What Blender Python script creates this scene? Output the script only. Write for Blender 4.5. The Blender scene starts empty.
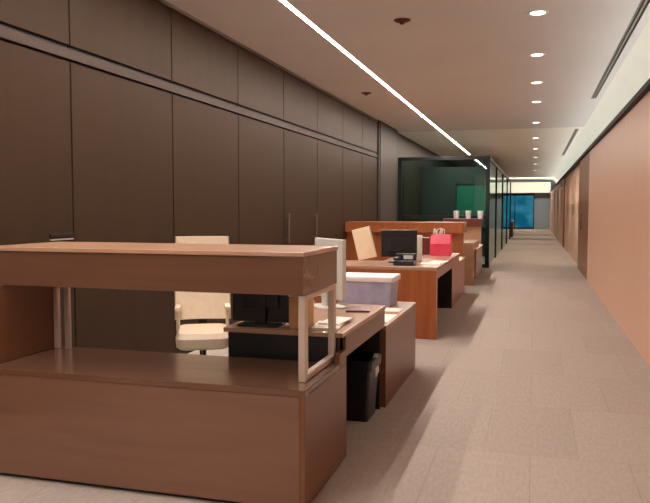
import bpy, bmesh, math, random
from mathutils import Vector, Matrix, Euler
random.seed(7)
sc = bpy.context.scene
COL = sc.collection

# ------------------------------------------------------------------ helpers
def lin(c):
    c = c / 255.0
    return c / 12.92 if c <= 0.04045 else ((c + 0.055) / 1.055) ** 2.4
def rgb(r, g, b): return (lin(r), lin(g), lin(b), 1.0)

class MB:
    """collects shapes (world coordinates) and links them as one mesh object"""
    def __init__(self): self.bm = bmesh.new()
    def _add(self, tmp, mat=None):
        if mat is not None: bmesh.ops.transform(tmp, matrix=mat, verts=tmp.verts)
        me = bpy.data.meshes.new('tmp'); tmp.to_mesh(me); tmp.free()
        self.bm.from_mesh(me); bpy.data.meshes.remove(me)
    def box(self, x0, x1, y0, y1, z0, z1, bev=0.003, rot=None, pivot=None):
        t = bmesh.new(); bmesh.ops.create_cube(t, size=1)
        m = Matrix.Translation(((x0+x1)/2, (y0+y1)/2, (z0+z1)/2)) @ Matrix.Diagonal((abs(x1-x0), abs(y1-y0), abs(z1-z0), 1))
        bmesh.ops.transform(t, matrix=m, verts=t.verts)
        if bev:
            b = min(bev, 0.45*min(abs(x1-x0), abs(y1-y0), abs(z1-z0)))
            bmesh.ops.bevel(t, geom=list(t.edges), offset=b, segments=2, affect='EDGES', profile=0.6)
        mm = None
        if rot is not None:
            p = Vector(pivot if pivot else ((x0+x1)/2, (y0+y1)/2, (z0+z1)/2))
            mm = Matrix.Translation(p) @ Euler(rot).to_matrix().to_4x4() @ Matrix.Translation(-p)
        self._add(t, mm); return self
    def cyl(self, c, r, h, seg=24, r2=None, axis='Z', caps=True):
        t = bmesh.new()
        bmesh.ops.create_cone(t, cap_ends=caps, segments=seg, radius1=r, radius2=r if r2 is None else r2, depth=h)
        m = Matrix.Translation(Vector((0, 0, h/2)))
        if axis == 'X': m = Matrix.Rotation(math.pi/2, 4, 'Y') @ m
        if axis == 'Y': m = Matrix.Rotation(-math.pi/2, 4, 'X') @ m
        self._add(t, Matrix.Translation(Vector(c)) @ m); return self
    def tube(self, pts, r, seg=10):
        for a, b in zip(pts[:-1], pts[1:]):
            a, b = Vector(a), Vector(b); d = b - a
            t = bmesh.new()
            bmesh.ops.create_cone(t, cap_ends=True, segments=seg, radius1=r, radius2=r, depth=d.length)
            q = Vector((0, 0, 1)).rotation_difference(d.normalized())
            self._add(t, Matrix.Translation((a+b)/2) @ q.to_matrix().to_4x4())
        for p in pts[1:-1]:
            t = bmesh.new(); bmesh.ops.create_uvsphere(t, u_segments=seg, v_segments=6, radius=r)
            self._add(t, Matrix.Translation(Vector(p)))
        return self
    def lathe(self, c, prof, seg=28):
        t = bmesh.new(); rings = []
        for r, z in prof:
            rings.append([t.verts.new((r*math.cos(2*math.pi*i/seg), r*math.sin(2*math.pi*i/seg), z)) for i in range(seg)])
        for a, b in zip(rings[:-1], rings[1:]):
            for i in range(seg):
                t.faces.new((a[i], a[(i+1) % seg], b[(i+1) % seg], b[i]))
        self._add(t, Matrix.Translation(Vector(c))); return self
    def grid(self, fn, nu, nv, thick=0.0):
        """surface fn(u,v)->point; given thickness by solidify"""
        t = bmesh.new()
        vs = [[t.verts.new(fn(i/nu, j/nv)) for j in range(nv+1)] for i in range(nu+1)]
        for i in range(nu):
            for j in range(nv):
                t.faces.new((vs[i][j], vs[i+1][j], vs[i+1][j+1], vs[i][j+1]))
        if thick: 
            bmesh.ops.recalc_face_normals(t, faces=t.faces)
            bmesh.ops.solidify(t, geom=list(t.faces), thickness=thick)
        self._add(t); return self
    def build(self, name, mat, parent=None, smooth=False, label=None):
        bm = self.bm
        bmesh.ops.recalc_face_normals(bm, faces=bm.faces)
        if parent is not None:
            off = Vector(parent['_o']) if '_o' in parent else Vector((0, 0, 0))
            bmesh.ops.translate(bm, vec=-off, verts=bm.verts)
        me = bpy.data.meshes.new(name); bm.to_mesh(me); bm.free()
        me.materials.append(mat)
        if smooth:
            for p in me.polygons: p.use_smooth = True
            try: me.set_sharp_from_angle(angle=math.radians(38))
            except Exception: pass
        o = bpy.data.objects.new(name, me); COL.objects.link(o)
        if parent is not None:
            o.parent = parent
            if '_o' in parent: o['_o'] = parent['_o']
        if label: o['label'] = label
        return o

def thing(name, label, cat, loc=(0, 0, 0), group=None):
    o = bpy.data.objects.new(name, None); COL.objects.link(o)
    o.location = loc; o.empty_display_size = 0.1
    o['label'] = label; o['category'] = cat; o['_o'] = list(loc)
    if group: o['group'] = group
    return o
def rebase(o, loc):
    """give a one-mesh thing an origin at its base"""
    o.data.transform(Matrix.Translation(-Vector(loc))); o.location = loc
def solo(o, label, cat, loc, group=None):
    rebase(o, loc); o['label'] = label; o['category'] = cat
    if group: o['group'] = group
    return o
def struct(o): o['kind'] = 'structure'; return o
def dup(root, delta, label=None, group=None):
    r = root.copy(); COL.objects.link(r); r.location = root.location + Vector(delta)
    if label: r['label'] = label
    if group: r['group'] = group
    for ch in list(root.children):
        c = ch.copy(); COL.objects.link(c); c.parent = r
        for g in list(ch.children):
            d = g.copy(); COL.objects.link(d); d.parent = c
    return r

# ------------------------------------------------------------------ materials
def mat(name, col, rough=0.5, metal=0.0, spec=0.5, coat=0.0):
    m = bpy.data.materials.new(name); m.use_nodes = True
    b = m.node_tree.nodes['Principled BSDF']
    b.inputs['Base Color'].default_value = col
    b.inputs['Roughness'].default_value = rough
    b.inputs['Metallic'].default_value = metal
    b.inputs['Specular IOR Level'].default_value = spec
    b.inputs['Coat Weight'].default_value = coat
    b.inputs['Coat Roughness'].default_value = 0.12
    return m
def noisy(name, c1, c2, scale=(8, 8, 8), rough=0.5, detail=4, spec=0.5, coat=0.0, bump=0.0, rvar=0.0, distort=0.0, metal=0.0):
    m = mat(name, c1, rough, metal, spec, coat); nt = m.node_tree; N = nt.nodes; L = nt.links
    b = N['Principled BSDF']
    tc = N.new('ShaderNodeTexCoord'); mp = N.new('ShaderNodeMapping'); mp.inputs['Scale'].default_value = scale
    nz = N.new('ShaderNodeTexNoise'); nz.inputs['Scale'].default_value = 1.0; nz.inputs['Detail'].default_value = detail
    nz.inputs['Distortion'].default_value = distort
    cr = N.new('ShaderNodeValToRGB'); cr.color_ramp.elements[0].position = 0.3; cr.color_ramp.elements[1].position = 0.7
    cr.color_ramp.elements[0].color = c1; cr.color_ramp.elements[1].color = c2
    L.new(tc.outputs['Object'], mp.inputs['Vector']); L.new(mp.outputs['Vector'], nz.inputs['Vector'])
    L.new(nz.outputs['Fac'], cr.inputs['Fac']); L.new(cr.outputs['Color'], b.inputs['Base Color'])
    if rvar:
        mr = N.new('ShaderNodeMapRange'); mr.inputs['To Min'].default_value = max(0.02, rough-rvar); mr.inputs['To Max'].default_value = rough+rvar
        L.new(nz.outputs['Fac'], mr.inputs['Value']); L.new(mr.outputs['Result'], b.inputs['Roughness'])
    if bump:
        bp = N.new('ShaderNodeBump'); bp.inputs['Strength'].default_value = bump; bp.inputs['Distance'].default_value = 0.002
        L.new(nz.outputs['Fac'], bp.inputs['Height']); L.new(bp.outputs['Normal'], b.inputs['Normal'])
    return m
def emit(name, col, s):
    m = bpy.data.materials.new(name); m.use_nodes = True; nt = m.node_tree
    nt.nodes.remove(nt.nodes['Principled BSDF'])
    e = nt.nodes.new('ShaderNodeEmission'); e.inputs['Color'].default_value = col; e.inputs['Strength'].default_value = s
    nt.links.new(e.outputs[0], nt.nodes['Material Output'].inputs['Surface'])
    return m
def glass(name, tint, refl=0.5):
    m = bpy.data.materials.new(name); m.use_nodes = True; nt = m.node_tree; N = nt.nodes
    N.remove(N['Principled BSDF'])
    tr = N.new('ShaderNodeBsdfTransparent'); tr.inputs['Color'].default_value = tint
    gl = N.new('ShaderNodeBsdfGlossy'); gl.inputs['Roughness'].default_value = 0.02; gl.inputs['Color'].default_value = (.8, .95, .9, 1)
    fr = N.new('ShaderNodeFresnel'); fr.inputs['IOR'].default_value = 1.5
    mx = N.new('ShaderNodeMixShader')
    nt.links.new(fr.outputs[0], mx.inputs[0]); nt.links.new(tr.outputs[0], mx.inputs[1]); nt.links.new(gl.outputs[0], mx.inputs[2])
    nt.links.new(mx.outputs[0], N['Material Output'].inputs['Surface'])
    return m
def carpet():
    m = mat('carpet_tiles', rgb(150, 130, 116), 0.95, spec=0.1); nt = m.node_tree; N = nt.nodes; L = nt.links
    b = N['Principled BSDF']; tc = N.new('ShaderNodeTexCoord')
    br = N.new('ShaderNodeTexBrick'); br.inputs['Scale'].default_value = 1.0
    br.inputs['Brick Width'].default_value = 0.5; br.inputs['Row Height'].default_value = 1.0
    br.inputs['Mortar Size'].default_value = 0.003; br.offset = 0.5
    br.inputs['Color1'].default_value = rgb(182, 170, 161); br.inputs['Color2'].default_value = rgb(176, 164, 155)
    br.inputs['Mortar'].default_value = rgb(168, 156, 147)
    L.new(tc.outputs['Object'], br.inputs['Vector'])
    nz = N.new('ShaderNodeTexNoise'); nz.inputs['Scale'].default_value = 60; nz.inputs['Detail'].default_value = 3
    mp = N.new('ShaderNodeMapping'); mp.inputs['Scale'].default_value = (1, .25, 1)
    L.new(tc.outputs['Object'], mp.inputs['Vector']); L.new(mp.outputs['Vector'], nz.inputs['Vector'])
    cr = N.new('ShaderNodeMapRange'); cr.inputs['To Min'].default_value = 0.82; cr.inputs['To Max'].default_value = 1.18
    L.new(nz.outputs['Fac'], cr.inputs['Value'])
    mx = N.new('ShaderNodeMix'); mx.data_type = 'RGBA'; mx.blend_type = 'MULTIPLY'; mx.inputs['Factor'].default_value = 1
    cb = N.new('ShaderNodeCombineColor')
    for k in range(3): L.new(cr.outputs['Result'], cb.inputs[k])
    L.new(br.outputs['Color'], mx.inputs['A']); L.new(cb.outputs['Color'], mx.inputs['B'])
    L.new(mx.outputs['Result'], b.inputs['Base Color'])
    bp = N.new('ShaderNodeBump'); bp.inputs['Strength'].default_value = 0.3; bp.inputs['Distance'].default_value = 0.003
    L.new(nz.outputs['Fac'], bp.inputs['Height']); L.new(bp.outputs['Normal'], b.inputs['Normal'])
    return m

M_CARPET = carpet()
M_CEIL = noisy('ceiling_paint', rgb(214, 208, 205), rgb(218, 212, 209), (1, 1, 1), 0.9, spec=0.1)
M_CEIL2 = noisy('far_ceiling_paint_lit', rgb(238, 230, 218), rgb(242, 234, 222), (1, 1, 1), 0.9, spec=0.1)  # ceiling paint lightened to stand for the brighter lighting of the far zone
M_WHITE = noisy('white_wall_paint', rgb(228, 226, 214), rgb(232, 230, 218), (1, 1, 1), 0.85, spec=0.15)
M_GREYW = noisy('pale_grey_wall_paint', rgb(140, 148, 152), rgb(146, 154, 158), (1, 1, 1), 0.8)
M_TRIM = noisy('grey_trim_paint', rgb(120, 104, 94), rgb(126, 110, 100), (3, 3, 3), 0.4)
M_CAB = noisy('dark_brown_laminate', rgb(60, 46, 35), rgb(65, 50, 38), (6, 6, 0.6), 0.5, rvar=0.03, spec=0.05)
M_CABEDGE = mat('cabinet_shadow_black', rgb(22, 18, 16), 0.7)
M_PILASTER = noisy('brown_pilaster_laminate', rgb(78, 68, 63), rgb(83, 72, 67), (6, 6, 0.6), 0.55, spec=0.05)
M_WALLWOOD = noisy('tan_wood_wall_veneer', rgb(218, 174, 146), rgb(224, 180, 152), (14, 14, 0.7), 0.42, detail=5, spec=0.4, distort=0.4)
M_DOORWOOD = noisy('brown_wood_door_veneer', rgb(136, 88, 58), rgb(150, 100, 68), (14, 14, 0.7), 0.4, detail=5, distort=0.4)
M_BRONZE = mat('dark_bronze_trim', rgb(24, 19, 17), 0.6, 0.3)
M_WOODH = noisy('reddish_walnut_veneer_horizontal', rgb(100, 69, 53), rgb(108, 75, 58), (1.2, 16, 16), 0.22, detail=5, distort=0.2, spec=0.5, rvar=0.04)
M_WOODY = noisy('reddish_walnut_veneer_lengthwise', rgb(112, 71, 47), rgb(119, 76, 51), (20, 0.7, 20), 0.33, detail=3, spec=0.4)
M_WOODF = noisy('walnut_front_veneer_lit', rgb(117, 82, 66), rgb(125, 88, 71), (1.2, 16, 16), 0.25, detail=5, distort=0.2)  # desk walnut lightened on the front panel, standing for floor bounce light
M_WOOD2 = noisy('orange_cherry_veneer', rgb(146, 78, 40), rgb(166, 94, 52), (14, 14, 1.2), 0.3, detail=5, distort=0.2)
M_WOOD3 = noisy('dark_red_veneer', rgb(96, 36, 30), rgb(108, 44, 36), (2, 14, 14), 0.3, detail=5)
M_TOP = noisy('light_brown_worktop', rgb(176, 136, 110), rgb(182, 142, 116), (14, 1.2, 14), 0.25, detail=5, distort=0.4)
M_METAL = mat('brushed_aluminium', rgb(206, 188, 174), 0.35, 0.55)
M_HANDLE = mat('aged_metal', rgb(120, 108, 98), .4, .7)
M_CHROME = mat('polished_chrome', rgb(200, 200, 200), 0.15, 1.0)
M_BLACK = noisy('black_plastic', rgb(14, 15, 19), rgb(20, 21, 25), (40, 40, 40), 0.4)
M_SCREEN = mat('dark_screen_glass', rgb(8, 9, 12), 0.12)
M_CREAM = noisy('cream_leather', rgb(226, 206, 180), rgb(234, 216, 192), (30, 30, 30), 0.5, bump=0.1)
M_PAPER = noisy('white_paper', rgb(244, 236, 226), rgb(248, 242, 234), (5, 5, 5), 0.8)
M_FOLDER = noisy('cream_card', rgb(240, 214, 180), rgb(246, 222, 190), (10, 10, 10), 0.7)
M_TAN = noisy('tan_cardboard', rgb(205, 164, 118), rgb(215, 175, 130), (20, 20, 20), 0.8)
M_LAV = noisy('lavender_plastic', rgb(150, 148, 176), rgb(172, 168, 192), (9, 9, 9), 0.35)
M_WPLAST = mat('white_plastic', rgb(236, 230, 230), 0.35)
M_GREYP = noisy('pale_grey_plastic', rgb(200, 196, 190), rgb(206, 202, 196), (10, 10, 10), 0.4)
M_PINK = noisy('pink_glossy_paper', rgb(222, 52, 84), rgb(236, 76, 104), (9, 9, 9), 0.3)
M_FRAME = mat('black_metal_frame', rgb(20, 26, 25), 0.4, 0.3)
M_GLASS = glass('teal_tinted_glass', (.46, .60, .57, 1))
M_GLASSC = glass('pale_glass', (.80, .90, .90, 1))
M_GREEN = noisy('green_fabric_board', rgb(16, 110, 84), rgb(24, 126, 98), (6, 6, 6), 0.6)
M_TEAL = noisy('dark_teal_paint', rgb(52, 56, 54), rgb(58, 62, 60), (2, 2, 2), 0.6)
M_DARKRED = mat('maroon_cover', rgb(92, 26, 24), 0.6)
M_SLOT = mat('dark_diffuser_metal', rgb(124, 118, 106), 0.6)
M_LINER = mat('grey_bin_liner', rgb(205, 202, 198), 0.4)

WARM = (1.0, 0.80, 0.64, 1)
E_STRIP = emit('strip_light_glow', (1.0, 0.88, 0.79, 1), 115.0)
E_DOWN = emit('downlight_glow', (1.0, 0.92, 0.82, 1), 5.0)
E_COVE = emit('cove_light_glow', (0.97, 1.0, 0.98, 1), 7.2)
E_BLUE = noisy('x', (0, 0, 0, 1), (0, 0, 0, 1)); bpy.data.materials.remove(E_BLUE)

# ------------------------------------------------------------------ setting
XL, XR, ZC, ZW = -3.1, 0.96, 3.11, 2.39
Y0, Y1 = -6.0, 48.0
YS = 16.6            # where the far ceiling starts
struct(MB().box(XL-.3, XR+.6, Y0, Y1, -.1, 0, 0).build('floor', M_CARPET))
# ceilings are cut around the strip light slot
SX0, SX1 = -2.11, -2.055
c = MB()
c.box(XL-.3, SX0, Y0, YS, ZC, ZC+.1, 0); c.box(SX1, 0.84, Y0, YS, ZC, ZC+.1, 0); c.box(SX0, SX1, Y0, YS, ZC+.06, ZC+.1, 0)
c.box(0.84, 0.92, 12.4, YS, ZC, ZC+.1, 0); c.box(0.84, 0.92, Y0, 12.4, ZC+.07, ZC+.1, 0); c.box(0.92, 1.5, Y0, YS, ZC, ZC+.1, 0)
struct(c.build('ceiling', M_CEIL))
c = MB()
c.box(XL-.3, SX0, YS, Y1, ZC, ZC+.1, 0); c.box(SX1, 0.84, YS, Y1, ZC, ZC+.1, 0); c.box(SX0, SX1, YS, 24.15, ZC+.06, ZC+.1, 0); c.box(SX0, SX1, 24.15, Y1, ZC, ZC+.1, 0)
c.box(0.84, 0.92, YS, 17.0, ZC, ZC+.1, 0); c.box(0.84, 0.92, 25.5, Y1, ZC, ZC+.1, 0); c.box(0.84, 0.92, 17, 25.5, ZC+.05, ZC+.1, 0)
c.box(0.92, 1.5, YS, Y1, ZC, ZC+.1, 0)
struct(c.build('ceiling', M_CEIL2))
struct(MB().box(XL-.3, XL, Y0, Y1, 0, ZC+.1, 0).build('wall_left', M_CAB))
# right wall: tan wood up to the cove, with a recessed stretch of doors
struct(MB().box(XR, XR+.2, Y0, 14.1, 0, ZW, 0).build('wall_right', M_WALLWOOD))
struct(MB().box(XR+.05, XR+.2, 17.2, 26.0, 0, ZW, 0).build('wall_right', M_WALLWOOD))
struct(MB().box(XR, XR+.2, 26.6, Y1, 0, ZW, 0).build('wall_right', M_WALLWOOD))
d = struct(MB().box(XR+.0, XR+.2, 14.12, 17.2, 0, ZW, .004).build('door_1', M_DOORWOOD))
MB().box(XR-.045, XR-.03, 15.64, 15.665, .9, 1.25, .004).box(XR-.04, XR+.01, 15.645, 15.66, .93, .95).box(XR-.04, XR+.01, 15.645, 15.66, 1.2, 1.22).build('door_handle', M_CHROME, d)
d = struct(MB().box(XR-.0, XR+.2, 26.0, 26.6, 0, ZW, .004).build('door_2', M_DOORWOOD))
# bronze cap of the wood wall + cove above it
struct(MB().box(XR-.05, XR+.08, Y0, Y1, ZW, ZW+.05, 0).build('trim_1', M_BRONZE))
def cove(u, v):
    a = u*math.pi/2
    return (1.42 - .42*(1-math.cos(a)), Y0 + (Y1-Y0)*v, 2.45 + (ZC-.001-2.45)*math.sin(a))
c = MB(); c.grid(cove, 12, 1); c.box(XR+.08, 1.5, Y0, Y1, ZW-.05, ZW, 0)
struct(c.build('wall_cove', M_WHITE, smooth=True))
struct(MB().box(XL-.3, XR+.6, Y0-.2, Y0, 0, ZC+.1, 0).build('wall_front', M_WHITE))
struct(MB().box(XL-.3, XR+.6, Y1, Y1+.2, 0, ZC+.1, 0).build('wall_back', M_GREYW))
# left wall: rail between tall and overhead cabinets, edge trim under the ceiling, pilaster
struct(MB().box(XL, XL+.052, -.1, 14.2, 2.36, 2.425, .003).build('trim_2', M_PILASTER))
struct(MB().box(XL, XL+.06, -.1, 14.2, ZC-.03, ZC-.002, .002).build('trim_3', M_TRIM))
struct(MB().box(XL, XL+.075, 14.2, 14.31, 0, ZC-.002, 0).box(XL, XL+.075, 16.06, 16.25, 0, ZC-.002, 0).build('trim_6', M_CABEDGE))
struct(MB().box(XL, XL+.09, 14.315, 16.055, 0, ZC-.001, .004).build('trim_4', M_PILASTER))

# ------------------------------------------------------------------ left wall cabinets
ordn = ['far left', 'second from left', 'third from left', 'fourth from left', 'fifth from left', 'sixth from left',
        'seventh from left', 'eighth from left', 'ninth from left']
edges = [-.1, 1.35, 2.80, 4.25, 5.68, 7.13, 8.58, 10.03, 11.48, 12.86, 14.18]
seen = [(a, b) for a, b in zip(edges[:-1], edges[1:]) if b > 3.5]
where = ['cut by the left picture edge, beside the recessed pull', 'second from the left edge, just right of the recessed pull',
         'third from the left edge, behind the cream chair', 'fourth from the left edge, behind the black monitor',
         'fifth from the left edge, with two upright bar handles', 'sixth from the left edge, plain, behind the grey computer',
         'seventh from the left edge, plain and narrow', 'last in the row, beside the brown pilaster']
for k, (a, b) in enumerate(seen):
    t = thing('wall_cabinet', 'tall dark brown cabinet, ' + where[k], 'cabinet', (XL, (a+b)/2, 0), 'tall cabinets along the left wall')
    MB().box(XL+.001, XL+.03, a+.004, b-.004, 0.0, 2.355, .002).build('carcass', M_CABEDGE, t)
    MB().box(XL+.03, XL+.05, a+.009, b-.009, .08, 2.34, .003).build('door', M_CAB, t)
    if k == 0:
        MB().box(XL+.051, XL+.062, b-.26, b-.02, 1.155, 1.18, .002).build('handle', M_BLACK, t)
        MB().box(XL+.051, XL+.066, b-.26, b-.02, 1.135, 1.145, .002).build('pull_lip', M_METAL, t, label='light metal lip of pull')
    for yy in ((a+.1, b-.14) if k == 4 else ()):
        MB().box(XL+.075, XL+.09, yy-.015, yy+.015, 0.9, 1.28, .003).box(XL+.05, XL+.08, yy-.01, yy+.01, 0.93, 0.95).box(XL+.05, XL+.08, yy-.01, yy+.01, 1.23, 1.25).build('handle', M_HANDLE, t)
for k, (a, b) in enumerate(seen):
    n = ['cut by the left picture edge', 'second from the left edge', 'third from the left edge', 'fourth from the left edge',
         'fifth from the left edge', 'sixth from the left edge', 'seventh from the left edge', 'last before the brown pilaster'][k]
    t = thing('overhead_cabinet', 'dark brown overhead cabinet under the ceiling, ' + n, 'cabinet', (XL, (a+b)/2, 2.44), 'overhead cabinets along the left wall')
    MB().box(XL+.001, XL+.03, a+.004, b-.004, 2.43, ZC-.035, .002).build('carcass', M_CABEDGE, t)
    MB().box(XL+.03, XL+.05, a+.007, b-.007, 2.455, ZC-.04, .003).build('door', M_CAB, t)

# ------------------------------------------------------------------ ceiling fittings
t = thing('strip_light', 'long thin glowing strip light recessed along the ceiling', 'light', ((SX0+SX1)/2, 18, ZC))
m = MB()
for i in range(30): m.box(SX0+.012, SX1-.012, Y0+.05+i, Y0+1.05+i, ZC-.003, ZC+.03, 0)
m.build('diffuser', E_STRIP, t)
MB().box(SX0+.001, SX0+.008, Y0+.02, 24.1, ZC-.004, ZC+.05, 0).box(SX1-.008, SX1-.001, Y0+.02, 24.1, ZC-.004, ZC+.05, 0).build('housing', M_WHITE, t)
dl = [3.1, 4.9, 6.85, 8.7, 10.6, 12.5, 15.5, 18.9, 22.3, 26.0, 30.0, 35.0, 40.0]
dn = {6.85: 'nearest in view, at the top picture edge', 8.7: 'second from the top edge', 10.6: 'third from the top edge', 12.5: 'fourth from the top edge',
      15.5: 'fifth, before the ceiling step', 18.9: 'first beyond the ceiling step', 22.3: 'second beyond the ceiling step', 26.0: 'third beyond the ceiling step',
      30.0: 'fourth beyond the ceiling step', 35.0: 'fifth beyond the ceiling step', 40.0: 'farthest, near the blue window'}
for y in dl:
    z = ZC
    if y in dn:
        t = thing('downlight', 'small round ceiling downlight, ' + dn[y], 'light', (0.0, y, z), 'downlights over the walkway')
        MB().lathe((0, y, z), [(.062, -.001), (.085, -.008), (.095, -.004), (.095, -.0005)]).build('trim_ring', M_WHITE, t, smooth=True)
        MB().cyl((0, y, z-.004), .063, .003, 24).build('lens', E_DOWN, t)
    L = bpy.data.lights.new('downlight_lamp', 'SPOT'); L.energy = 3 if y < YS else 110; L.color = (1, .84, .70); L.spot_size = math.radians(110); L.spot_blend = 1; L.shadow_soft_size = .06
    o = bpy.data.objects.new('downlight_lamp', L); o.location = (0, y, z-.03); COL.objects.link(o)
for (x, y, lab) in [(-1.22, 6.75, 'small dark red ceiling sprinkler nearest the top picture edge'), (-2.5, 10.8, 'small dark red ceiling sprinkler left of the strip light, near the cabinets')]:
    t = thing('ceiling_sprinkler', lab, 'sprinkler', (x, y, ZC), 'ceiling sprinklers')
    MB().lathe((x, y, ZC), [(.0, -.02), (.05, -.02), (.075, -.008), (.08, -.001)]).build('cover_plate', M_DARKRED, t, smooth=True)
    MB().cyl((x, y, ZC-.04), .02, .022, 16).build('nozzle', M_DARKRED, t)
for (a, b, z, lab) in [(Y0+.02, 12.38, ZC, 'long dark slot air vent in the ceiling over the nearer wood wall'), (17.02, 25.48, ZC, 'short dark slot air vent in the far ceiling beyond the wood door')]:
    t = thing('slot_vent', lab, 'vent', (.88, (a+b)/2, z))
    MB().box(.842, .918, a, b, z+.02, z+.045, 0).build('backing', M_SLOT, t)
    MB().box(.842, .848, a, b, z-.004, z+.04, 0).box(.912, .918, a, b, z-.004, z+.04, 0).build('frame', M_SLOT, t)
    MB().box(.874, .886, a, b, z-.001, z+.02, 0).build('slat', M_SLOT, t)
t = thing('cove_light', 'bright cove light hidden along the top of the wood wall', 'light', (1.12, 20, ZW))
m = MB()
for i in range(48): m.box(1.09, 1.15, Y0+.1+i*1.1, Y0+1.2+i*1.1, ZW+.012, ZW+.02, 0)
m.build('diffuser', E_COVE, t)
MB().box(1.075, 1.165, Y0+.05, Y1-.2, ZW+.0005, ZW+.011, 0).build('channel', M_WHITE, t)

# ------------------------------------------------------------------ reception desk (nearest)
DY = 2.92; DXR = -0.945; DXL = -2.66
desk = thing('reception_desk', 'large walnut reception desk nearest the camera, with raised counter over a low ledge', 'desk', (-1.8, 3.5, 0))
KN, KE, PE, ZT = 3.64, 4.68, 5.95, .70
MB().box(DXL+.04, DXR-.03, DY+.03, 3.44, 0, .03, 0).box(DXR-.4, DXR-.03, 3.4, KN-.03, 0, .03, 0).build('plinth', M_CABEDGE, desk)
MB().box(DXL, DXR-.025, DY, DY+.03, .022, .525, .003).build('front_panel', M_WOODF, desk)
MB().box(DXR-.025, DXR, DY, KN, .022, .525, .003).build('side_panel', M_WOODY, desk)
MB().box(DXL, DXR, DY-.004, 3.50, .526, .555, .004).build('ledge', M_WOODH, desk)
MB().box(DXL, DXL+.05, DY, 3.50, .556, .955, .003).box(DXL, DXL+.03, DY+.03, 3.48, .022, .525, .0).build('end_panel', M_WOODY, desk)
ct = MB().box(DXL-.04, DXR-.045, DY+.12, DY+.69, .955, 1.13, .003).build('counter', M_WOODH, desk)
MB().box(DXL-.045, DXR-.039, DY+.112, DY+.698, 1.131, 1.152, .004).build('counter_top', M_TOP, desk)
for x in (-2.606, -2.535):
    MB().box(x, x+.028, 3.43, 3.455, .556, .955, .003).build('post', M_METAL, desk, label='pale metal post')
fr = MB()
fr.box(DXR-.077, DXR-.043, DY+.14, DY+.185, .556, .954, .003); fr.box(DXR-.077, DXR-.043, DY+.63, DY+.67, .556, .954, .003)
fr.box(DXR-.076, DXR-.044, DY+.185, DY+.63, .556, .585, .003); fr.box(DXR-.076, DXR-.044, DY+.185, DY+.63, .93, .954, .003)
fr.build('side_frame', M_METAL, desk, label='pale metal support frame')
MB().box(DXR-.03, DXR-.001, 3.505, KN, .526, .6, .002).build('side_rail', M_WOODY, desk)
MB().box(-1.62, DXR, 3.56, KE, ZT-.025, ZT, .004).build('work_surface', M_TOP, desk)
MB().box(DXR-.022, DXR-.004, KN+.002, KE-.01, .56, ZT-.026, .003).build('apron', M_WOODY, desk)
MB().box(-1.6, DXR-.026, 3.58, 3.6, .022, ZT-.026, .002).build('modesty_panel', M_BLACK, desk, label='black modesty panel')
MB().box(-1.6, DXR-.03, KE-.04, KE-.01, 0, ZT-.026, .002).build('dark_end_panel', M_CABEDGE, desk, label='dark sheet standing for shade in the knee space')
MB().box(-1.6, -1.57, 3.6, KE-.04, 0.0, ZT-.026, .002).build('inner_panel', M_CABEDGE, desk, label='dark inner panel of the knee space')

# pedestal beside the desk
ped = thing('credenza', 'low walnut credenza with pale top behind the knee space of the nearest desk', 'cabinet', (-1.3, 5.4, 0))
MB().box(-1.56, DXR, KE+.012, PE, 0, .535, .003).build('body', M_WOODY, ped)
MB().box(-1.57, DXR+.004, KE+.008, PE+.01, .536, .56, .004).build('top', M_TOP, ped)
for i in range(2):
    y = KE+.04+i*.65
    dr = MB().box(-1.585, -1.561, y, y+.61, .05, .52, .003).build('door', M_WOODY, ped)
    MB().box(-1.60, -1.586, y+.25, y+.35, .42, .435, .002).build('handle', M_METAL, dr)
solo(MB().box(-1.08, -.96, 4.82, 5.2, .5605, .563, 0).box(-1.15, -.97, 5.32, 5.52, .5605, .566, 0).build('paper_sheet', M_PAPER),
     'white papers lying on the low credenza beside the lidded box', 'paper', (-1.1, 5.3, .5605))

# wastebasket
wb = thing('wastebasket', 'black wastebasket with folded liner under the nearest desk', 'bin', (-1.085, 4.455, 0))
m = MB()
def rrect(w, d, r, z, n=5):
    pts = []
    for cx, cy, a0 in ((w-r, d-r, 0), (-w+r, d-r, 90), (-w+r, -d+r, 180), (w-r, -d+r, 270)):
        for k in range(n+1):
            a = math.radians(a0+90*k/n); pts.append((cx+r*math.cos(a), cy+r*math.sin(a), z))
    return pts
def loft(rings, c, capb=True, capt=False):
    t = bmesh.new(); vs = [[t.verts.new((p[0]+c[0], p[1]+c[1], p[2]+c[2])) for p in r] for r in rings]
    for a, b in zip(vs[:-1], vs[1:]):
        n = len(a)
        for i in range(n): t.faces.new((a[i], a[(i+1) % n], b[(i+1) % n], b[i]))
    if capb: t.faces.new(vs[0])
    if capt: t.faces.new(vs[-1])
    return t
m._add(loft([rrect(.095, .12, .02, 0), rrect(.12, .15, .025, .37), rrect(.126, .156, .025, .372), rrect(.126, .156, .025, .385), rrect(.112, .142, .02, .385), rrect(.09, .115, .02, .02)], (-1.085, 4.455, 0), True, True))
m.build('bucket', M_BLACK, wb, smooth=True)
m = MB(); m._add(loft([rrect(.129, .159, .025, .33), rrect(.131, .161, .025, .388), rrect(.108, .138, .02, .392)], (-1.085, 4.455, 0), False, False))
bm_l = m.build('liner', M_BLACK, wb, smooth=True)
MB().box(-.985, -.957, 4.43, 4.53, .27, .395, .006, rot=(.25, 0, 0)).build('liner_fold', M_LINER, wb, label='pale fold of bin liner')

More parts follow.
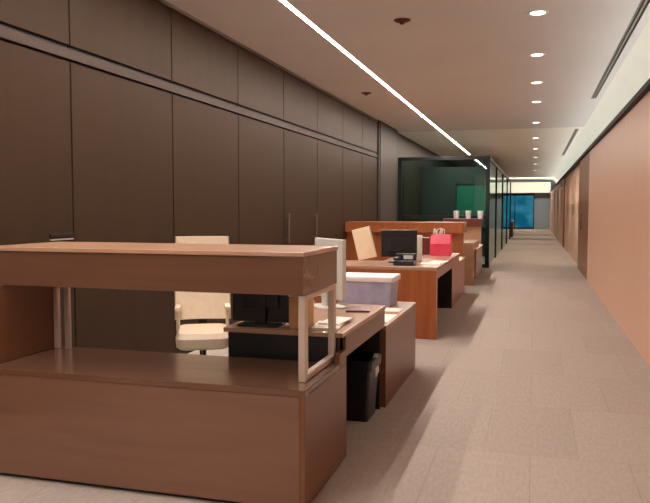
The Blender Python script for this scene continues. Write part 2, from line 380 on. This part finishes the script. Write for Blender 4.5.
# lidded box on credenza
bx = thing('storage_box', 'lavender plastic box with white lid on the low credenza', 'box', (-1.30, 5.72, .56))
m = MB(); m._add(loft([rrect(.215, .15, .02, 0), rrect(.226, .162, .022, .2)], (-1.30, 5.72, .5605), True, True))
m.build('body', M_LAV, bx, smooth=True)
m = MB(); m._add(loft([rrect(.236, .17, .024, 0), rrect(.24, .174, .024, .008), rrect(.24, .174, .024, .036), rrect(.232, .166, .022, .044)], (-1.30, 5.72, .7605), True, True))
m.build('lid', M_WPLAST, bx, smooth=True)

# ------------------------------------------------------------------ objects of the nearest desk
def office_chair(label, loc, rz):
    x, y, _ = loc
    t = thing('office_chair', label, 'chair', loc)
    m = MB()
    for k in range(5):
        a = k*2*math.pi/5 + .3
        m.box(x, x+.28, y-.022, y+.022, .07, .10, .008, rot=(0, .06, a), pivot=(x, y, .1))
    m.cyl((x, y, .07), .04, .06, 16).build('base', M_CHROME, t)
    for k in range(5):
        a = k*2*math.pi/5 + .3
        cx, cy = x+.27*math.cos(a), y+.27*math.sin(a)
        MB().cyl((cx-.02, cy, .032), .031, .04, 14, axis='X').build('caster', M_BLACK, t)
    MB().cyl((x, y, .12), .026, .28, 14).build('gas_column', M_CHROME, t)
    m = MB(); m._add(loft([rrect(.16, .20, .06, 0), rrect(.18, .24, .08, .02), rrect(.185, .245, .08, .08), rrect(.165, .22, .07, .115)], (x, y-.03, .38), True, True))
    m.build('seat', M_CREAM, t, smooth=True)
    def back(u, v):
        w = .205*(1-.10*max(0, v-.6))
        cx = (u-.5)*2
        return (x+cx*w, y+.20+.06*v - .05*(1-cx*cx)*-1 * .6 + .02*math.sin(v*3), .525+.615*v)
    MB().grid(back, 10, 10, .035).build('backrest', M_CREAM, t, smooth=True)
    MB().box(x-.035, x+.035, y+.265, y+.30, .40, .62, .008).build('back_bracket', M_BLACK, t)
    for s in (-1, 1):
        MB().tube([(x+s*.15, y+.12, .43), (x+s*.178, y+.12, .46), (x+s*.178, y+.12, .62)], .014).box(x+s*.178-.02, x+s*.178+.02, y-.0, y+.19, .615, .645, .01).build('armrest', M_CREAM, t, smooth=True)
    if rz:
        t.rotation_euler.z = rz
    return t
office_chair('cream office chair behind the nearest raised counter', (-2.26, 4.62, 0), .45)

def monitor(label, x, y, z, w, h, foot, rz, shell, name='monitor'):
    t = thing(name, label, 'monitor', (x, y, z))
    top = z + foot + h
    MB().box(x-w/2, x+w/2, y-.018, y+.014, z+foot, top, .006).box(x-w*.3, x+w*.3, y-.045, y-.01, z+foot+h*.2, z+foot+h*.7, .01).build('shell', shell, t)
    MB().box(x-w/2+.015, x+w/2-.015, y+.0135, y+.0155, z+foot+.02, top-.015, 0).build('screen', M_SCREEN, t)
    MB().box(x-.03, x+.03, y-.05, y-.03, z+.01, z+foot+h*.5, .004).build('stand', shell, t)
    m = MB(); m._add(loft([rrect(.12, .09, .03, 0), rrect(.12, .09, .03, .008), rrect(.11, .08, .03, .012)], (x, y-.02, z+.0005), True, True)); m.build('foot', shell, t, smooth=True)
    t.rotation_euler.z = rz
    return t
ZD = ZT + .0005
monitor('black monitor seen from behind below the nearest raised counter', -1.45, 3.72, ZT, .35, .40, .016, .03, M_BLACK)
monitor('pale grey computer screen rising behind the right end of the nearest counter', -1.28, 4.5, ZT, .38, .39, .06, -.8, M_GREYP)
tb = thing('cardboard_box', 'small tan carton with white lid standing before the black monitor', 'box', (-1.205, 3.68, ZT))
MB().box(-1.262, -1.152, 3.62, 3.73, ZD, ZD+.17, .004).build('body', M_TAN, tb)
MB().box(-1.265, -1.149, 3.617, 3.733, ZD+.171, ZD+.195, .003).build('lid', M_PAPER, tb)
solo(MB().box(-1.15, -1.0, 3.62, 3.86, ZD, ZD+.012, .001, rot=(0, 0, .1)).box(-1.12, -1.0, 3.72, 3.98, ZD+.0125, ZD+.02, .001, rot=(0, 0, -.08)).build('paper_stack', M_PAPER),
     'stack of white papers on the near worktop inside the metal frame', 'paper', (-1.07, 3.8, ZD))
solo(MB().box(-1.14, -.99, 4.3, 4.5, ZD, ZD+.012, .001, rot=(0, 0, .2)).build('notebook', M_WOOD3), 'dark red notebook on the near worktop before the lidded box', 'notebook', (-1.06, 4.4, ZD))

# ------------------------------------------------------------------ second and third desks
def far_desk(name, label, y0, yp, yc, zt, w1, w2, xl_counter, wc, xe=-.95):
    t = thing(name, label, 'desk', (-1.8, y0, 0))
    MB().box(-2.25, xe, y0, y0+.10, 0, zt-.032, .003).build('end_panel', w1, t)
    MB().box(-2.27, xe+.004, y0-.005, y0+.75, zt-.03, zt, .004).box(-1.66, xe+.004, y0+.752, yp, zt-.03, zt, .004).build('work_surface', M_TOP, t)
    MB().box(xe-.03, xe-.006, y0+.102, yp-.01, zt-.13, zt-.032, .003).build('apron', w2, t)
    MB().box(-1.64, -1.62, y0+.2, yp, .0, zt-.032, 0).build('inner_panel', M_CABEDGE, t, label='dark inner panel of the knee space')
    MB().box(-1.615, xe-.1, yp-.04, yp-.012, 0, zt-.14, 0).build('dark_end_panel', M_CABEDGE, t, label='dark sheet standing for shade in the knee space')  # black sheet added to give the knee space its shade
    MB().box(-1.64, -1.05, yp, yc-.10, 0, .555, .003).build('pedestal', w2, t)
    MB().box(-1.65, -1.042, yp-.01, yc-.09, .556, .58, .004).build('pedestal_top', M_FOLDER, t)
    MB().box(xl_counter, -1.09, yc+.1, yc+.14, .0, .95, .003).build('back_panel', w2, t)
    MB().box(xl_counter, -1.08, yc, yc+.5, .95, 1.10, .003).build('counter', wc, t)
    MB().box(xl_counter, -1.075, yc-.006, yc+.506, 1.101, 1.12, .004).build('counter_top', wc, t)
    return t
far_desk('office_desk', 'orange brown wooden desk with papers and pink bag, second along the walkway', 7.3, 9.7, 11.6, .745, M_WOOD2, M_WOOD2, -3.04, M_WOOD2)
far_desk('office_desk', 'farthest wooden desk with dark red counter before the glass office', 12.62, 13.9, 15.6, .745, M_TOP, M_TOP, -1.9, M_WOOD3, -1.0)

def px(x, Y):      # plan position on the line of sight through column x of the photograph at depth Y
    r = (x-325)/715.0; s, co = .2804, .9599
    return Y*(r*co-s)/(co+r*s)
Z2 = .7455
fo = thing('file_folder', 'tall cream file folder leaning on the second desk beside the black monitor', 'folder', (px(372, 7.5), 7.5, Z2))
xx = px(370, 7.5)
MB().box(xx-.11, xx+.09, 7.48, 7.53, Z2+.065, Z2+.40, .004, rot=(0, -.24, 0), pivot=(xx, 7.5, Z2)).build('cover', M_FOLDER, fo)
MB().box(xx-.105, xx+.085, 7.49, 7.52, Z2+.07, Z2+.403, .0, rot=(0, -.24, 0), pivot=(xx, 7.5, Z2)).build('pages', M_PAPER, fo)
monitor('black monitor seen from behind on the second desk', px(399, 7.9), 7.9, Z2, .40, .30, .06, .25, M_BLACK)
xx = px(406, 7.52)
ph = thing('desk_phone', 'black desk phone in front of the black monitor on the second desk', 'phone', (xx, 7.52, Z2))
MB().box(xx-.12, xx+.10, 7.42, 7.62, Z2+.001, Z2+.05, .01).box(xx-.12, xx+.1, 7.56, 7.62, Z2+.04, Z2+.12, .01).build('body', M_BLACK, ph)
MB().box(xx-.12, xx-.06, 7.41, 7.62, Z2+.055, Z2+.085, .012).build('handset', M_BLACK, ph)
MB().box(xx-.03, xx+.07, 7.54, 7.558, Z2+.06, Z2+.1, .002).build('display', M_GREYP, ph)
xx = px(416, 8.15)
wbx = solo(MB().box(xx-.06, xx+.065, 8.1, 8.2, Z2, Z2+.29, .004).build('carton', M_PAPER), 'upright white carton behind the black phone on the second desk', 'box', (xx, 8.15, Z2))
# pink bag
xx = px(441, 9.15)
pb = thing('gift_bag', 'bright pink paper gift bag standing on the second desk', 'bag', (xx, 9.15, Z2))
m = MB(); m._add(loft([rrect(.13, .07, .01, 0), rrect(.135, .075, .01, .15), rrect(.125, .05, .01, .27), rrect(.12, .045, .01, .27), rrect(.12, .06, .01, .1)], (xx, 9.15, Z2+.0005), True, True))
m.build('body', M_PINK, pb)
MB().tube([(xx-.05, 9.105, Z2+.265), (xx-.045, 9.105, Z2+.33), (xx, 9.105, Z2+.35), (xx+.045, 9.105, Z2+.33), (xx+.05, 9.105, Z2+.265)], .005, 8).build('handle', M_WPLAST, pb)
m = MB()
def tissue(u, v): return (xx-.1+.12*u, 9.12+.05*v, Z2+.28+.04*math.sin(u*9)+.03*math.cos(v*7))
m.grid(tissue, 10, 5, .003).build('tissue', M_PAPER, pb, smooth=True)
xx = px(424, 9.3)
solo(MB().box(xx-.09, xx+.07, 9.28, 9.4, Z2, Z2+.22, .006).build('red_box', M_WOOD3), 'dark red box beside the pink gift bag on the second desk', 'box', (xx, 9.34, Z2))
xx = px(431, 7.75)
solo(MB().box(xx-.11, xx+.1, 7.6, 7.9, Z2, Z2+.006, 0, rot=(0, 0, .1)).box(xx-.05, xx+.12, 7.85, 8.2, Z2, Z2+.004, 0, rot=(0, 0, -.15)).build('paper_sheet', M_PAPER),
     'white papers at the walkway corner of the second desk', 'paper', (xx, 7.8, Z2))
for k, x in enumerate((456, 468, 480)):
    xx = px(x, 15.8) 
    c = thing('cup', 'white cup on the dark red counter, ' + ['left one of three', 'middle one of three', 'right one of three'][k], 'cup', (xx, 15.8, 1.1205), 'white cups on the far counter')
    MB().lathe((xx, 15.8, 1.1205), [(0.001, .003), (.05, .003), (.052, 0), (.062, .15), (.058, .15), (.047, .012), (.001, .012)]).build('body', M_WPLAST, c, smooth=True)
    MB().lathe((xx, 15.8, 1.1205), [(.066, .148), (.066, .16), (.05, .168), (.001, .168)]).build('lid', M_WPLAST, c, smooth=True)

# ------------------------------------------------------------------ glass office
YG = 16.55
gp = thing('glass_partition', 'dark framed teal glass front of the office facing the desks', 'partition', (-2.0, YG, 0))
for x in (XL+.04, -1.06): MB().box(x, x+.09, YG-.05, YG+.05, 0, 2.49, .004).build('post', M_FRAME, gp)
MB().box(XL+.04, -.97, YG-.052, YG+.052, 2.44, 2.52, .004).build('top_rail', M_FRAME, gp)
MB().box(XL+.13, -1.06, YG-.04, YG+.04, 1.10, 1.18, .004).build('middle_rail', M_FRAME, gp)
MB().box(XL+.13, -1.06, YG-.04, YG+.04, 0, .08, .004).build('bottom_rail', M_FRAME, gp)
MB().box(XL+.13, -1.06, YG-.006, YG+.006, 1.18, 2.44, 0).build('glass_pane', M_GLASS, gp)
MB().box(XL+.13, -1.06, YG-.006, YG+.006, .08, 1.10, 0).build('glass_pane', M_GLASS, gp)
gs = thing('glass_partition', 'pale glass side wall of the office along the walkway', 'partition', (-1.0, 23, 0))
for y in (20.0, 24.0, 28.0, 32.0): MB().box(-1.04, -.98, y-.04, y+.04, 0, 2.45, .003).build('mullion', M_FRAME, gs)
MB().box(-1.04, -.98, YG+.06, 32.04, 2.45, 2.52, .003).build('top_rail', M_FRAME, gs)
for a, b in ((YG+.06, 19.96), (20.04, 23.96), (24.04, 27.96), (28.04, 31.96)): MB().box(-1.016, -1.004, a, b, .0, 2.45, 0).build('glass_pane', M_GLASSC, gs)
struct(MB().box(XL, -1.05, 20.4, 20.5, 0, 2.5, 0).build('wall_office', M_TEAL))
gb = thing('notice_board', 'green board on the back wall inside the glass office', 'board', (-1.7, 20.38, 1.3))
MB().box(-2.1, -1.2, 20.36, 20.385, .8, 1.98, 0).build('panel', M_GREEN, gb)
MB().box(-2.13, -1.17, 20.35, 20.39, 1.98, 2.02, 0).box(-2.13, -1.17, 20.35, 20.39, .76, .8, 0).box(-2.13, -2.1, 20.35, 20.39, .8, 1.98, 0).box(-1.2, -1.17, 20.35, 20.39, .8, 1.98, 0).build('frame', M_FRAME, gb)
# far end
lc = thing('low_cabinet', 'low reddish wooden cabinet by the walkway near the far end', 'cabinet', (-1.25, 35, 0))
MB().box(-1.6, -.95, 34.4, 36, 0, .70, .004).build('body', M_WOOD3, lc); MB().box(-1.62, -.93, 34.38, 36.02, .701, .74, .004).build('top', M_TOP, lc)
def bluewin():
    m = bpy.data.materials.new('blue_evening_window'); m.use_nodes = True; nt = m.node_tree; N = nt.nodes; N.remove(N['Principled BSDF'])
    e = N.new('ShaderNodeEmission'); e.inputs['Strength'].default_value = .35
    tc = N.new('ShaderNodeTexCoord'); nz = N.new('ShaderNodeTexNoise'); nz.inputs['Scale'].default_value = 1.1
    cr = N.new('ShaderNodeValToRGB'); cr.color_ramp.elements[0].position = .35; cr.color_ramp.elements[1].position = .65
    cr.color_ramp.elements[0].color = rgb(20, 104, 136); cr.color_ramp.elements[1].color = rgb(66, 156, 180)
    nt.links.new(tc.outputs['Object'], nz.inputs['Vector']); nt.links.new(nz.outputs['Fac'], cr.inputs['Fac']); nt.links.new(cr.outputs['Color'], e.inputs['Color'])
    nt.links.new(e.outputs[0], N['Material Output'].inputs['Surface']); return m
w = struct(MB().box(-1.85, -.05, Y1-.04, Y1-.02, .1, 2.15, 0).build('window_1', bluewin()))
m = MB()
for x in (-1.9, -1.25, -.07): m.box(x, x+.06, Y1-.1, Y1-.04, 0, 2.2, 0)
m.box(-1.9, -.01, Y1-.1, Y1-.04, 0, .1, 0).box(-1.9, -.01, Y1-.1, Y1-.04, 2.15, 2.25, 0)
m.build('window_frame', M_FRAME, w)
struct(MB().box(-1.9, XR-.03, 46.5, Y1-.001, 2.3, 2.95, 0).build('trim_5', M_WHITE))

for o in bpy.data.objects:
    if '_o' in o: del o['_o']

# ------------------------------------------------------------------ light in the far zone: area lamps without fittings
def area(loc, sx, sy, e, col, rot=(0, 0, 0)):
    L = bpy.data.lights.new('far_fill_lamp', 'AREA'); L.shape = 'RECTANGLE'; L.size = sx; L.size_y = sy; L.energy = e; L.color = col
    o = bpy.data.objects.new('far_fill_lamp', L); o.location = loc; o.rotation_euler = rot; COL.objects.link(o)
area((-.5, 43.5, 3.0), 2.4, .3, 60, (1, .96, .85), (math.radians(75), 0, 0))  # added wall-washer with no source in view, brightens the white fascia
area((-1.6, 18.6, 3.0), .8, .8, 24, (.85, 1, .92))

W = bpy.data.worlds.new('World'); sc.world = W; W.use_nodes = True
W.node_tree.nodes['Background'].inputs['Color'].default_value = (.02, .018, .016, 1)

# ------------------------------------------------------------------ camera
cam = bpy.data.cameras.new('Camera'); co = bpy.data.objects.new('Camera', cam); COL.objects.link(co)
cam.sensor_width = 36; cam.lens = 36*715/650; cam.clip_start = .05; cam.clip_end = 200
co.location = (0, 0, 1.35)
co.rotation_euler = (math.radians(90-3.48), 0, math.radians(16.3))
sc.camera = co
sc.view_settings.view_transform = 'Standard'; sc.view_settings.look = 'None'
sc.view_settings.exposure = 0.9; sc.view_settings.gamma = 1.0; sc.view_settings.use_curve_mapping = False
sc.cycles.use_denoising = True; sc.cycles.max_bounces = 10; sc.cycles.transparent_max_bounces = 16
sc.cycles.sample_clamp_indirect = 8
